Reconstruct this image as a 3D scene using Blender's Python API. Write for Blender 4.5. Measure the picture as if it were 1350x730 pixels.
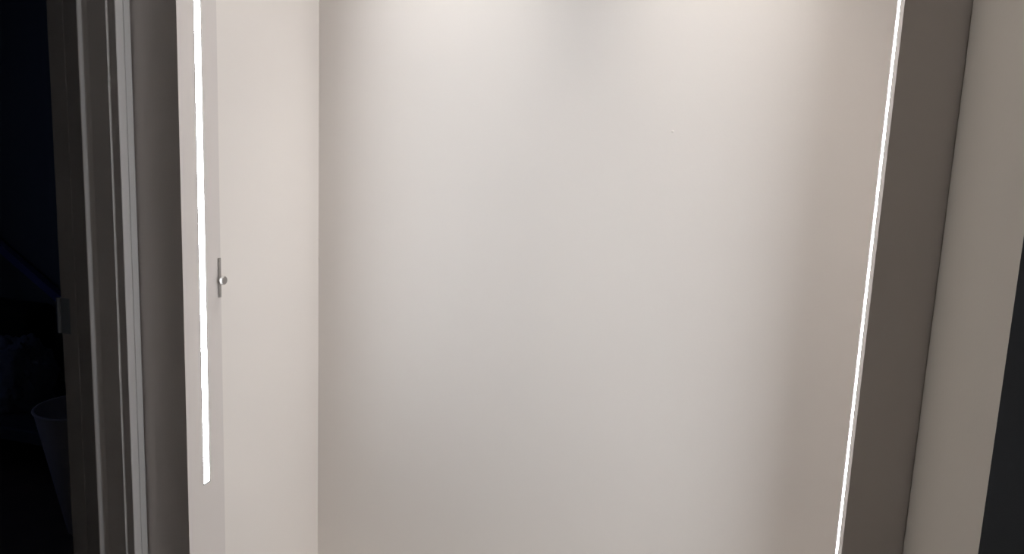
import bpy, bmesh, math, random
from mathutils import Vector, Matrix, noise

# ------------------------------------------------------------------ clear
for o in list(bpy.data.objects):
    bpy.data.objects.remove(o, do_unlink=True)
scene = bpy.context.scene
C = scene.collection
random.seed(4)

# ------------------------------------------------------------------ camera
CAM_LOC = Vector((0.0, -0.91, 1.5))

cam_right = Vector((0.9600, 0.2769, 0.0414))
cam_down = Vector((0.0813, -0.1343, -0.9876))
cam_fwd = Vector((-0.2679, 0.9515, -0.1515)).normalized()
cam_right = (cam_right - cam_fwd * cam_right.dot(cam_fwd)).normalized()
cam_up = cam_right.cross(cam_fwd).normalized()
cd = bpy.data.cameras.new('camera')
cam = bpy.data.objects.new('camera', cd)
C.objects.link(cam)
cam.matrix_world = Matrix((
    (cam_right.x, cam_up.x, -cam_fwd.x, CAM_LOC.x),
    (cam_right.y, cam_up.y, -cam_fwd.y, CAM_LOC.y),
    (cam_right.z, cam_up.z, -cam_fwd.z, CAM_LOC.z),
    (0, 0, 0, 1)))
cd.sensor_fit = 'HORIZONTAL'
cd.sensor_width = 36.0
cd.lens = 36.0 * 1000.0 / 1350.0
cd.clip_start = 0.02
scene.camera = cam

# ------------------------------------------------------------------ world: night outside
w = bpy.data.worlds.new('night')
scene.world = w
w.use_nodes = True
w.node_tree.nodes['Background'].inputs[0].default_value = (0.15, 0.20, 0.42, 1)
w.node_tree.nodes['Background'].inputs[1].default_value = 0.6

# light levels
LED_STRENGTH = 45.0
LED_COLOR = (0.92, 0.96, 1.0)
SPOT_POWER = 30.0
SPOT_COOL = (0.98, 0.97, 0.95)
SPOT_WARM = (1.0, 0.945, 0.87)

vs = scene.view_settings
vs.view_transform = 'Standard'
vs.look = 'None'
vs.gamma = 1.0
vs.use_curve_mapping = False
vs.exposure = 0.16

# ------------------------------------------------------------------ materials
def mat(name, col, rough=0.6, metal=0.0, bump=0.0, bscale=60.0, var=0.0, vscale=3.0, spec=0.5):
    m = bpy.data.materials.new(name)
    m.use_nodes = True
    nt = m.node_tree
    b = nt.nodes['Principled BSDF']
    b.inputs['Base Color'].default_value = (*col, 1)
    b.inputs['Roughness'].default_value = rough
    b.inputs['Metallic'].default_value = metal
    b.inputs['Specular IOR Level'].default_value = spec
    tc = nt.nodes.new('ShaderNodeTexCoord')
    if bump:
        n = nt.nodes.new('ShaderNodeTexNoise')
        n.inputs['Scale'].default_value = bscale
        n.inputs['Detail'].default_value = 4
        nt.links.new(tc.outputs['Object'], n.inputs['Vector'])
        bp = nt.nodes.new('ShaderNodeBump')
        bp.inputs['Strength'].default_value = bump
        bp.inputs['Distance'].default_value = 0.002
        nt.links.new(n.outputs['Fac'], bp.inputs['Height'])
        nt.links.new(bp.outputs['Normal'], b.inputs['Normal'])
    if var:
        n2 = nt.nodes.new('ShaderNodeTexNoise')
        n2.inputs['Scale'].default_value = vscale
        n2.inputs['Detail'].default_value = 2
        nt.links.new(tc.outputs['Object'], n2.inputs['Vector'])
        r = nt.nodes.new('ShaderNodeValToRGB')
        r.color_ramp.elements[0].position = 0.3
        r.color_ramp.elements[1].position = 0.7
        r.color_ramp.elements[0].color = (*[c * (1 - var) for c in col], 1)
        r.color_ramp.elements[1].color = (*[min(1, c * (1 + var)) for c in col], 1)
        nt.links.new(n2.outputs['Fac'], r.inputs['Fac'])
        nt.links.new(r.outputs['Color'], b.inputs['Base Color'])
    return m

def emit(name, col, s):
    m = bpy.data.materials.new(name)
    m.use_nodes = True
    nt = m.node_tree
    b = nt.nodes['Principled BSDF']
    b.inputs['Base Color'].default_value = (0.8, 0.8, 0.8, 1)
    b.inputs['Emission Color'].default_value = (*col, 1)
    b.inputs['Emission Strength'].default_value = s
    return m

M = {
    'niche': mat('niche_paint', (0.885, 0.83, 0.787), 0.55, bump=0.05, bscale=220, var=0.012, vscale=2.5, spec=0.3),
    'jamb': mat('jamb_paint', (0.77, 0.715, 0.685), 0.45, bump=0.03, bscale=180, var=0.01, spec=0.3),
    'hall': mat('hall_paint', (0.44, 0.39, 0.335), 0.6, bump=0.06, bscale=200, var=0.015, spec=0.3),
    'ceiling': mat('ceiling_paint', (0.82, 0.80, 0.78), 0.8, bump=0.03, bscale=200),
    'door': mat('door_frame_paint', (0.60, 0.575, 0.565), 0.4, bump=0.02, bscale=90, var=0.015, spec=0.4),
    'door_dark': mat('dark_rebate', (0.25, 0.24, 0.24), 0.5, bump=0.02, bscale=90, var=0.02),
    'charcoal': mat('charcoal_grey', (0.13, 0.145, 0.17), 0.5, bump=0.03, bscale=150, var=0.03),
    'steel': mat('brushed_steel', (0.42, 0.40, 0.385), 0.45, 1.0, bump=0.03, bscale=300),
    'alu': mat('aluminium', (0.30, 0.30, 0.30), 0.5, 1.0),
    'led': emit('led_diffuser', LED_COLOR, LED_STRENGTH),
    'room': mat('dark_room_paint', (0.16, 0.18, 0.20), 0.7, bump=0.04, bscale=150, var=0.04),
    'blue': mat('blue_paint', (0.11, 0.13, 0.36), 0.6, var=0.05),
    'bin': mat('bin_plastic', (0.55, 0.51, 0.51), 0.5, var=0.02),
    'cloth': mat('blue_grey_cloth', (0.13, 0.145, 0.19), 0.9, bump=0.4, bscale=80, var=0.15, vscale=9),
    'bag': mat('black_fabric', (0.006, 0.006, 0.007), 0.85, bump=0.3, bscale=200, var=0.1),
    'bench': mat('dark_bench', (0.055, 0.065, 0.085), 0.6, bump=0.05, bscale=60, var=0.1),
    'floor': mat('floor_boards', (0.16, 0.12, 0.09), 0.45, bump=0.08, bscale=30, var=0.15, vscale=5),
    'bounce_pale': mat('pale_bounce_base', (0.86, 0.82, 0.77), 0.4, var=0.03, vscale=8),
    'lens': emit('downlight_lens', (1.0, 0.955, 0.90), 52.0),
    'white_plastic': mat('white_plastic', (0.75, 0.75, 0.74), 0.4),
}

# ------------------------------------------------------------------ helpers
def finish(name, bm, m, parent=None, smooth=False):
    bmesh.ops.recalc_face_normals(bm, faces=bm.faces)
    me = bpy.data.meshes.new(name)
    bm.to_mesh(me)
    bm.free()
    me.materials.append(M[m])
    if smooth:
        for p in me.polygons:
            p.use_smooth = True
        try:
            me.set_sharp_from_angle(angle=math.radians(40))
        except Exception:
            pass
    o = bpy.data.objects.new(name, me)
    C.objects.link(o)
    if parent is not None:
        o.parent = parent
        o.matrix_parent_inverse = Matrix.Identity(4)
        o.location = -parent.location
    return o

def box(bm, x0, x1, y0, y1, z0, z1):
    v = [bm.verts.new((x, y, z)) for z in (z0, z1) for x, y in ((x0, y0), (x1, y0), (x1, y1), (x0, y1))]
    for f in ((0, 1, 2, 3), (4, 5, 6, 7), (0, 1, 5, 4), (1, 2, 6, 5), (2, 3, 7, 6), (3, 0, 4, 7)):
        bm.faces.new([v[i] for i in f])

def prism(bm, pts, z0, z1):
    a = [bm.verts.new((x, y, z0)) for x, y in pts]
    b = [bm.verts.new((x, y, z1)) for x, y in pts]
    n = len(pts)
    bm.faces.new(a)
    bm.faces.new(b)
    for i in range(n):
        bm.faces.new((a[i], a[(i + 1) % n], b[(i + 1) % n], b[i]))

def lathe(bm, prof, center, axis='Z', n=32, cap=True):
    rings = []
    for r, h in prof:
        ring = []
        for k in range(n):
            a = 2 * math.pi * k / n
            p = (r * math.cos(a), r * math.sin(a), h)
            if axis == 'X':
                p = (h, p[0], p[1])
            elif axis == 'Y':
                p = (p[0], h, p[1])
            ring.append(bm.verts.new((p[0] + center[0], p[1] + center[1], p[2] + center[2])))
        rings.append(ring)
    for a, b in zip(rings, rings[1:]):
        for k in range(n):
            bm.faces.new((a[k], a[(k + 1) % n], b[(k + 1) % n], b[k]))
    if cap:
        bm.faces.new(rings[0])
        bm.faces.new(rings[-1])

def tube(bm, pts, r, n=12):
    rings = []
    for i, p in enumerate(pts):
        p = Vector(p)
        d = (Vector(pts[min(i + 1, len(pts) - 1)]) - Vector(pts[max(i - 1, 0)])).normalized()
        u = d.orthogonal().normalized()
        v = d.cross(u)
        rings.append([bm.verts.new(p + r * (math.cos(2 * math.pi * k / n) * u + math.sin(2 * math.pi * k / n) * v)) for k in range(n)])
    for a, b in zip(rings, rings[1:]):
        for k in range(n):
            bm.faces.new((a[k], a[(k + 1) % n], b[(k + 1) % n], b[k]))
    bm.faces.new(rings[0])
    bm.faces.new(rings[-1])

def rbox(bm, x0, x1, y0, y1, z0, z1, bev, seg=2):
    box(bm, x0, x1, y0, y1, z0, z1)
    bmesh.ops.bevel(bm, geom=list(bm.edges), offset=bev, segments=seg, affect='EDGES', profile=0.5)

def thing(name, label, cat, loc, group=None):
    o = bpy.data.objects.new(name, None)
    o.empty_display_size = 0.05
    C.objects.link(o)
    o.location = loc
    o['label'] = label
    o['category'] = cat
    if group:
        o['group'] = group
    return o

def tag(o, label, cat, group=None):
    o['label'] = label
    o['category'] = cat
    if group:
        o['group'] = group
    return o

def struct(o, label=None, cat=None):
    o['kind'] = 'structure'
    if label:
        o['label'] = label
    if cat:
        o['category'] = cat
    return o

# ------------------------------------------------------------------ dimensions (metres)
XL, XR = -0.7493, 0.1590        # clear opening of the niche
XHL, XHR = -0.832, 0.2226       # hall side walls at the niche
YS = 0.085                      # depth of the opening's jambs
LY0, LY1 = 0.0346, 0.0502     # slots of the left and right light strips
RY0, RY1 = 0.0235, 0.0395
YB = 0.379                      # back wall of the niche
XNR = 0.215                     # niche right wall, behind the jamb
ZN = 2.44                       # niche ceiling
ZC = 2.60                       # hall ceiling
Z_LED0, Z_LED1 = 0.982, 2.36
Z_LEDR = 0.70                   # right strip lengthened unseen below the picture to brighten the lower walls
YEND = -0.231                   # free end of the short right wall

# ------------------------------------------------------------------ setting: niche
bm = bmesh.new(); box(bm, XL - 0.06, XNR + 0.06, YB, YB + 0.10, 0, ZN)
wall_back = struct(finish('wall_back', bm, 'niche'), 'plain off-white back wall of the lit niche between the two light strips', 'wall')
# small paint flaws on the wall and in its left corner
for (x, z, r) in ((-0.0997, 1.558, 0.0022), (XL + 0.0002, 1.300, 0.0024), (XL + 0.0002, 1.338, 0.0018)):
    bm = bmesh.new()
    bmesh.ops.create_uvsphere(bm, u_segments=12, v_segments=8, radius=r)
    for v in bm.verts:
        v.co = Vector((v.co.x + x, v.co.y * 0.35 + YB, v.co.z + z))
    finish('paint_flaw', bm, 'niche', wall_back, True)

bm = bmesh.new(); box(bm, XL - 0.08, XL - 0.0012, YS + 0.001, YB, 0, ZN)
struct(finish('wall_left', bm, 'niche'), 'pale side wall of the niche behind the left light strip', 'wall')
bm = bmesh.new(); box(bm, XNR, XNR + 0.06, RY1 + 0.0045, YB, 0, ZN)
struct(finish('wall_niche_right', bm, 'niche'), 'niche side wall hidden behind the right jamb', 'wall')
bm = bmesh.new()
box(bm, XL - 0.08, XNR + 0.06, 0.0, YB + 0.10, ZN, ZN + 0.08)
struct(finish('ceiling_niche', bm, 'ceiling'), 'white ceiling of the lit niche', 'ceiling')

def led_jamb(name, side, y0, y1, zb, label):
    """Jamb with a milled slot for the light strip; side = +1 faces +X."""
    xf = XL if side > 0 else XR
    xb = -0.905 if side > 0 else XNR + 0.03
    YS = 0.085 if side > 0 else y1 + 0.0045
    g = xf - side * 0.010
    bm = bmesh.new()
    prism(bm, [(xf, 0), (xf, YS), (xb, YS), (xb, 0)], 0, zb)
    prism(bm, [(xf, 0), (xf, y0), (g, y0), (g, y1), (xf, y1), (xf, YS), (xb, YS), (xb, 0)], zb, Z_LED1)
    prism(bm, [(xf, 0), (xf, YS), (xb, YS), (xb, 0)], Z_LED1, ZN)
    o = struct(finish(name, bm, 'jamb'), label, 'jamb')
    return o

led_jamb('trim_1', +1, LY0, LY1, Z_LED0, 'off-white left jamb of the niche holding a vertical light strip')
led_jamb('trim_2', -1, RY0, RY1, Z_LEDR, 'right jamb of the niche with a dark front face beside the light strip')

def led_strip(side, y0, y1, zb, label):
    xf = XL if side > 0 else XR
    t = thing('led_strip', label, 'light strip', (xf, (y0 + y1) / 2, zb), 'vertical light strips in the niche jambs')
    e = 0.0002
    s = side
    def X(d):                       # depth d below the jamb surface
        return xf - s * d
    bm = bmesh.new()
    a, b = y0 + e, y1 - e
    prism(bm, [(X(0.0), a), (X(0.0095), a), (X(0.0095), b), (X(0.0), b), (X(0.0), b - 0.0008),
               (X(0.0085), b - 0.0008), (X(0.0085), a + 0.0016), (X(0.0), a + 0.0016)], zb + e, Z_LED1 - e)
    finish('profile_channel', bm, 'alu', t)
    bm = bmesh.new()
    xs = sorted((X(0.0012), X(0.0030)))
    box(bm, xs[0], xs[1], a + 0.0017, b - 0.0009, zb + 0.0018, Z_LED1 - 0.0018)
    finish('diffuser', bm, 'led', t)
    bm = bmesh.new()
    xs = sorted((X(0.0003), X(0.0084)))
    for z in (zb + 0.0003, Z_LED1 - 0.0015):
        bm2 = bmesh.new()
        box(bm2, xs[0], xs[1], a + 0.0017, b - 0.0009, z, z + 0.0012)
        finish('end_cap', bm2, 'alu', t)
    bm.free()
    return t

led_strip(+1, LY0, LY1, Z_LED0, 'wide white light strip ending above the floor in the left jamb')
led_strip(-1, RY0, RY1, Z_LEDR, 'thin slanting line of white light along the right jamb edge')

# ------------------------------------------------------------------ setting: hall
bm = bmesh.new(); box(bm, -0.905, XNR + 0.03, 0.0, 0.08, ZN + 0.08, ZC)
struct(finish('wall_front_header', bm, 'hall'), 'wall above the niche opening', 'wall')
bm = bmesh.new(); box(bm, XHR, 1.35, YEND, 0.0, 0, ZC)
wr = struct(finish('wall_right', bm, 'hall'), 'short beige-grey wall right of the dark jamb face, its near end dark charcoal', 'wall')
wr.data.materials.append(M['charcoal'])           # the end turned to the viewer is darker than the other faces
for p in wr.data.polygons:
    if p.normal.y < -0.9:
        p.material_index = 1
bm = bmesh.new(); box(bm, 1.35, 1.45, -2.2, 0.0, 0, ZC)
struct(finish('wall_hall_right', bm, 'ceiling'), 'hall wall beyond the right edge of the picture', 'wall')
bm = bmesh.new(); box(bm, -0.945, 1.35, -1.80, -1.70, 0, ZC)
struct(finish('wall_hall_behind', bm, 'ceiling'), 'hall wall behind the viewer', 'wall')
bm = bmesh.new(); box(bm, -0.945, 1.45, -2.3, 0.0, ZC, ZC + 0.08)
struct(finish('ceiling', bm, 'ceiling'), 'white hall ceiling above the picture', 'ceiling')
bm = bmesh.new(); box(bm, -4.0, 1.45, -2.3, 2.2, -0.10, 0)
struct(finish('floor', bm, 'floor'), 'dark floor running through hall and side room', 'floor')

bm = bmesh.new(); box(bm, XL, XNR, YS, YB, 0, 0.52)  # raised block added below view, pale so it bounces light onto the walls
struct(finish('bounce_base', bm, 'bounce_pale'), 'pale raised base added out of view to bounce light up the niche', 'floor')

# left hall wall with the doorway (opening y from -0.0425 back to -0.86)
DY0, DY1, DZ = -0.0360, -0.86, 2.03
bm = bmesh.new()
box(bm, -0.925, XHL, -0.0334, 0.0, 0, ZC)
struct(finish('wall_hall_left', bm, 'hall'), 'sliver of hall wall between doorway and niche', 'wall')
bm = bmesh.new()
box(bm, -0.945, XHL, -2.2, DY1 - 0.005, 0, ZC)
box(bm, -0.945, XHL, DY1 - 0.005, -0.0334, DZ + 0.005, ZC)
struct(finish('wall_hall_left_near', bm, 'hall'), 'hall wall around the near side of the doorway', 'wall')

door = struct(bpy.data.objects.new('door_1', None))
C.objects.link(door)
door.location = (-0.89, -0.45, 0)
door['label'] = 'grey moulded door frame of the open dark doorway on the left'
door['category'] = 'door frame'
# casing on the hall side, far upright: two flats with a bead groove between them
def casing(y0, sgn, name='casing'):
    P = [(XHL, -0.002), (-0.8250, -0.002), (-0.8216, -0.0050), (-0.8204, -0.0085), (-0.8202, -0.0180), (-0.8216, -0.0186),
         (-0.8216, -0.0192), (-0.8202, -0.0198), (-0.8200, -0.0326), (-0.8207, -0.0334), (XHL, -0.0334)]
    bm = bmesh.new()
    prism(bm, [(x, y0 + sgn * y) for x, y in P], 0, DZ + 0.035)
    return finish(name, bm, 'door', door)
casing(0.0, 1)
casing(DY1 + DY0 - 0.0, -1)
bm = bmesh.new(); box(bm, XHL, -0.820, DY1 - 0.005, -0.0334, DZ + 0.005, DZ + 0.035)
finish('casing', bm, 'door', door)
# jambs with the rebate step (stop) on them
def jamb(y0, sgn):
    P = [(-0.8318, -0.0334), (-0.8338, DY0), (-0.9250, DY0), (-0.9250, -0.0334)]
    bm = bmesh.new(); prism(bm, [(x, y0 + sgn * y) for x, y in P], 0, DZ)
    finish('jamb', bm, 'door', door)
    D = DY0 - 0.0060
    P = [(-0.8645, DY0), (-0.8680, DY0 - 0.0010), (-0.8712, DY0 - 0.0025), (-0.8738, DY0 - 0.0043), (-0.8753, D + 0.0004), (-0.8760, D), (-0.8770, D), (-0.8770, DY0)]
    bm = bmesh.new(); prism(bm, [(x, y0 + sgn * y) for x, y in P], 0, DZ)
    finish('door_stop', bm, 'door', door, True)
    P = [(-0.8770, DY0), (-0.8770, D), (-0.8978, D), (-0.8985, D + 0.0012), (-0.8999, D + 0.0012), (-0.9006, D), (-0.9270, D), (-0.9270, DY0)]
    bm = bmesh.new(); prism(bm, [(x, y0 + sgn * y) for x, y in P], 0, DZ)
    finish('rebate', bm, 'door_dark', door)  # part past the stop is darker than the rest of the frame
jamb(0.0, 1)
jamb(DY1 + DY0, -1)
bm = bmesh.new(); box(bm, -0.945, -0.835, DY1, DY0, DZ, DZ + 0.005)
finish('head_jamb', bm, 'door', door)
# hinge barrel at the room-side edge of the far jamb
hz0, hz1 = 1.222, 1.275
bm = bmesh.new()
lathe(bm, [(0.0026, 0), (0.0036, 0.001), (0.0036, hz1 - hz0 - 0.001), (0.0026, hz1 - hz0)], (-0.9310, DY0 - 0.0065, hz0), 'Z', 16)
h = finish('hinge', bm, 'charcoal', door, True)
bm = bmesh.new(); box(bm, -0.9310, -0.912, DY0 - 0.0070, DY0 - 0.0060, hz0, hz1)
finish('hinge_leaf', bm, 'charcoal', h)
bpy.context.view_layer.update()
ch = bpy.data.objects['hinge_leaf']; ch.location = (0, 0, 0)

# ------------------------------------------------------------------ dark side room
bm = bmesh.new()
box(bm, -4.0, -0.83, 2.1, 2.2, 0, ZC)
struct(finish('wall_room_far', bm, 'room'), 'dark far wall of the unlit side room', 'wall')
bm = bmesh.new()
box(bm, -4.0, -3.9, -2.2, -0.2, 0, ZC)
box(bm, -4.0, -3.9, 1.0, 2.1, 0, ZC)
box(bm, -4.0, -3.9, -0.2, 1.0, 0, 0.9)
box(bm, -4.0, -3.9, -0.2, 1.0, 2.1, ZC)
struct(finish('wall_room_side', bm, 'room'), 'side wall with a window in the unlit room', 'wall')
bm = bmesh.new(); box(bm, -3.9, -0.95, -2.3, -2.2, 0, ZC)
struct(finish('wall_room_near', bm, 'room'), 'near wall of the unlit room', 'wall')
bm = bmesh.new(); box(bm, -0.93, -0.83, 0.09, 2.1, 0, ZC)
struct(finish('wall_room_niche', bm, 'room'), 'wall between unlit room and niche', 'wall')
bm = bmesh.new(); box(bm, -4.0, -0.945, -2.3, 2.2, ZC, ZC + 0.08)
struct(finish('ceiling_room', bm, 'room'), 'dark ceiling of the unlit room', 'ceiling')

# sloping blue rail on the far wall
t = thing('wall_rail', 'faint blue sloping rail on the dark wall beyond the doorway', 'rail', (-3.2, 2.1, 0.9))
bm = bmesh.new()
p0, p1 = Vector((-3.80, 2.06, 1.123)), Vector((-2.75, 2.06, 0.454))
d = (p1 - p0).normalized(); up = Vector((-d.z, 0, d.x))
if up.z < 0: up = -up
vs_ = []
for p in (p0, p1):
    for a, b in ((-0.020, -0.015), (-0.020, 0.020), (0.020, 0.020), (0.020, -0.015)):
        q = p + up * a; vs_.append(bm.verts.new((q.x, q.y + b, q.z)))
for f in ((0, 1, 2, 3), (4, 5, 6, 7), (0, 1, 5, 4), (1, 2, 6, 5), (2, 3, 7, 6), (3, 0, 4, 7)):
    bm.faces.new([vs_[i] for i in f])
finish('rail', bm, 'blue', t)
for k in (0.15, 0.85):
    q = p0.lerp(p1, k)
    bm = bmesh.new(); box(bm, q.x - 0.02, q.x + 0.02, 2.079, 2.1, q.z - 0.02, q.z + 0.02)
    finish('bracket', bm, 'blue', t)

# low bench along the far wall
t = thing('low_bench', 'dark low bench along the far wall of the unlit room', 'bench', (-3.0, 1.8, 0))
bm = bmesh.new(); rbox(bm, -3.85, -2.1, 1.50, 2.09, 0.22, 0.28, 0.008)
finish('bench_top', bm, 'bench', t)
for x in (-3.78, -2.17):
    for y in (1.55, 2.03):
        bm = bmesh.new(); prism(bm, [(x - 0.025, y - 0.025), (x + 0.025, y - 0.025), (x + 0.025, y + 0.025), (x - 0.025, y + 0.025)], 0, 0.22)
        finish('leg', bm, 'bench', t)

# black bag standing on the bench against the wall
t = thing('bag', 'black bag slumped against the wall behind the blue-grey cloth', 'bag', (-3.5, 1.98, 0.28))
bm = bmesh.new()
rbox(bm, -3.80, -3.215, 1.90, 2.07, 0.28, 0.70, 0.04, 4)
bmesh.ops.subdivide_edges(bm, edges=list(bm.edges), cuts=2, use_grid_fill=True)
for v in bm.verts:
    k = (v.co.z - 0.28) / 0.42
    n = noise.noise(v.co * 6.0)
    v.co.y += 0.02 * n
    v.co.x += 0.025 * n * k - (0.06 * (0.5 - k) if v.co.x > -3.4 and k < 0.5 else 0)
for v in bm.verts:
    v.co.z = max(v.co.z, 0.2805); v.co.y = min(v.co.y, 2.095)
finish('bag_body', bm, 'bag', t, True)
bm = bmesh.new()
tube(bm, [(-3.64 + 0.13 * math.cos(math.pi * i / 14) , 1.97, 0.68 + 0.20 * math.sin(math.pi * i / 14)) for i in range(15)], 0.012, 8)
finish('bag_handle', bm, 'bag', t, True)

# crumpled cloth on the bench
bm = bmesh.new()
bmesh.ops.create_icosphere(bm, subdivisions=5, radius=1.0)
for v in bm.verts:
    n = v.co.normalized()
    r = 1 + 0.16 * noise.noise(n * 2.2) + 0.09 * abs(noise.noise(n * 5.0 + Vector((3, 1, 2)))) * 2 + 0.03 * noise.noise(n * 12)
    p = n * r
    v.co = Vector((-3.12 + 0.20 * p.x, 1.72 + 0.13 * p.y, max(0.2805, 0.40 + 0.20 * p.z * (1 + 0.25 * p.x))))
tag(finish('cloth_bundle', bm, 'cloth', None, True), 'crumpled blue-grey cloth heaped on the dark low bench', 'cloth')

# tapered waste bin, open on top
t = thing('waste_bin', 'pale tapered plastic bin half hidden behind the door frame', 'bin', (-2.334, 1.335, 0))
bm = bmesh.new()
cx, cy = -2.325, 1.34
R1, R0, Hh = 0.163, 0.070, 0.50
lathe(bm, [(R0 - 0.004, 0.0), (R0, 0.004), (R1, Hh), (R1 - 0.005, Hh), (R0 - 0.003, 0.012), (0.002, 0.012)], (cx, cy, 0), 'Z', 48)
finish('bin_body', bm, 'bin', t, True)
bm = bmesh.new()
ring = [(R1 - 0.0045, Hh - 0.002), (R1 + 0.003, Hh - 0.004), (R1 + 0.005, Hh), (R1 + 0.003, Hh + 0.004), (R1 - 0.004, Hh + 0.004), (R1 - 0.0045, Hh - 0.002)]
lathe(bm, ring, (cx, cy, 0), 'Z', 48, cap=False)
finish('rim', bm, 'bin', t, True)

# ------------------------------------------------------------------ latch plate with knob on the left jamb
t = thing('latch', 'small steel latch plate with a round knob on the pale left jamb', 'latch', (XL, 0.0815, 1.302))
bm = bmesh.new(); rbox(bm, XL, XL + 0.0012, 0.0780, 0.0847, 1.2715, 1.3330, 0.0004, 1)
finish('plate', bm, 'steel', t)
bm = bmesh.new()
lathe(bm, [(0.0034, 0.0010), (0.0034, 0.0040), (0.0058, 0.0046), (0.0068, 0.0056), (0.0068, 0.0094), (0.0060, 0.0106), (0.0042, 0.0110)],
      (XL, 0.0805, 1.2990), 'X', 32)
finish('knob', bm, 'steel', t, True)
for z in (1.2755, 1.3290):
    bm = bmesh.new()
    lathe(bm, [(0.0019, 0.0010), (0.0019, 0.0015), (0.0012, 0.0018)], (XL, 0.0813, z), 'X', 12)
    finish('screw', bm, 'steel', t, True)

# ------------------------------------------------------------------ downlights in the niche ceiling
def downlight(x, y, col, power, label):
    t = thing('downlight', label, 'downlight', (x, y, ZN), 'round downlights over the back wall')
    bm = bmesh.new()
    lathe(bm, [(0.034, -0.0002), (0.043, -0.0002), (0.043, -0.003), (0.036, -0.005), (0.034, -0.004), (0.034, -0.0002)], (x, y, ZN), 'Z', 40, cap=False)
    finish('bezel', bm, 'white_plastic', t, True)
    bm = bmesh.new()
    lathe(bm, [(0.033, -0.0004), (0.033, -0.0020), (0.020, -0.0026)], (x, y, ZN), 'Z', 40)
    finish('lens', bm, 'lens', t, True)
    ld = bpy.data.lights.new('downlight_beam', 'SPOT')
    ld.energy = power
    ld.color = col
    ld.spot_size = math.radians(43)
    ld.spot_blend = 1.0
    ld.shadow_soft_size = 0.02
    lo = bpy.data.objects.new('downlight_beam', ld)
    C.objects.link(lo)
    lo.parent = t
    lo.location = (0, 0, -0.028)
downlight(-0.486, YB - 0.09, SPOT_COOL, SPOT_POWER, 'round downlight above the left pool of light on the back wall')
downlight(-0.020, YB - 0.09, SPOT_WARM, SPOT_POWER, 'round downlight above the right pool of light on the back wall')
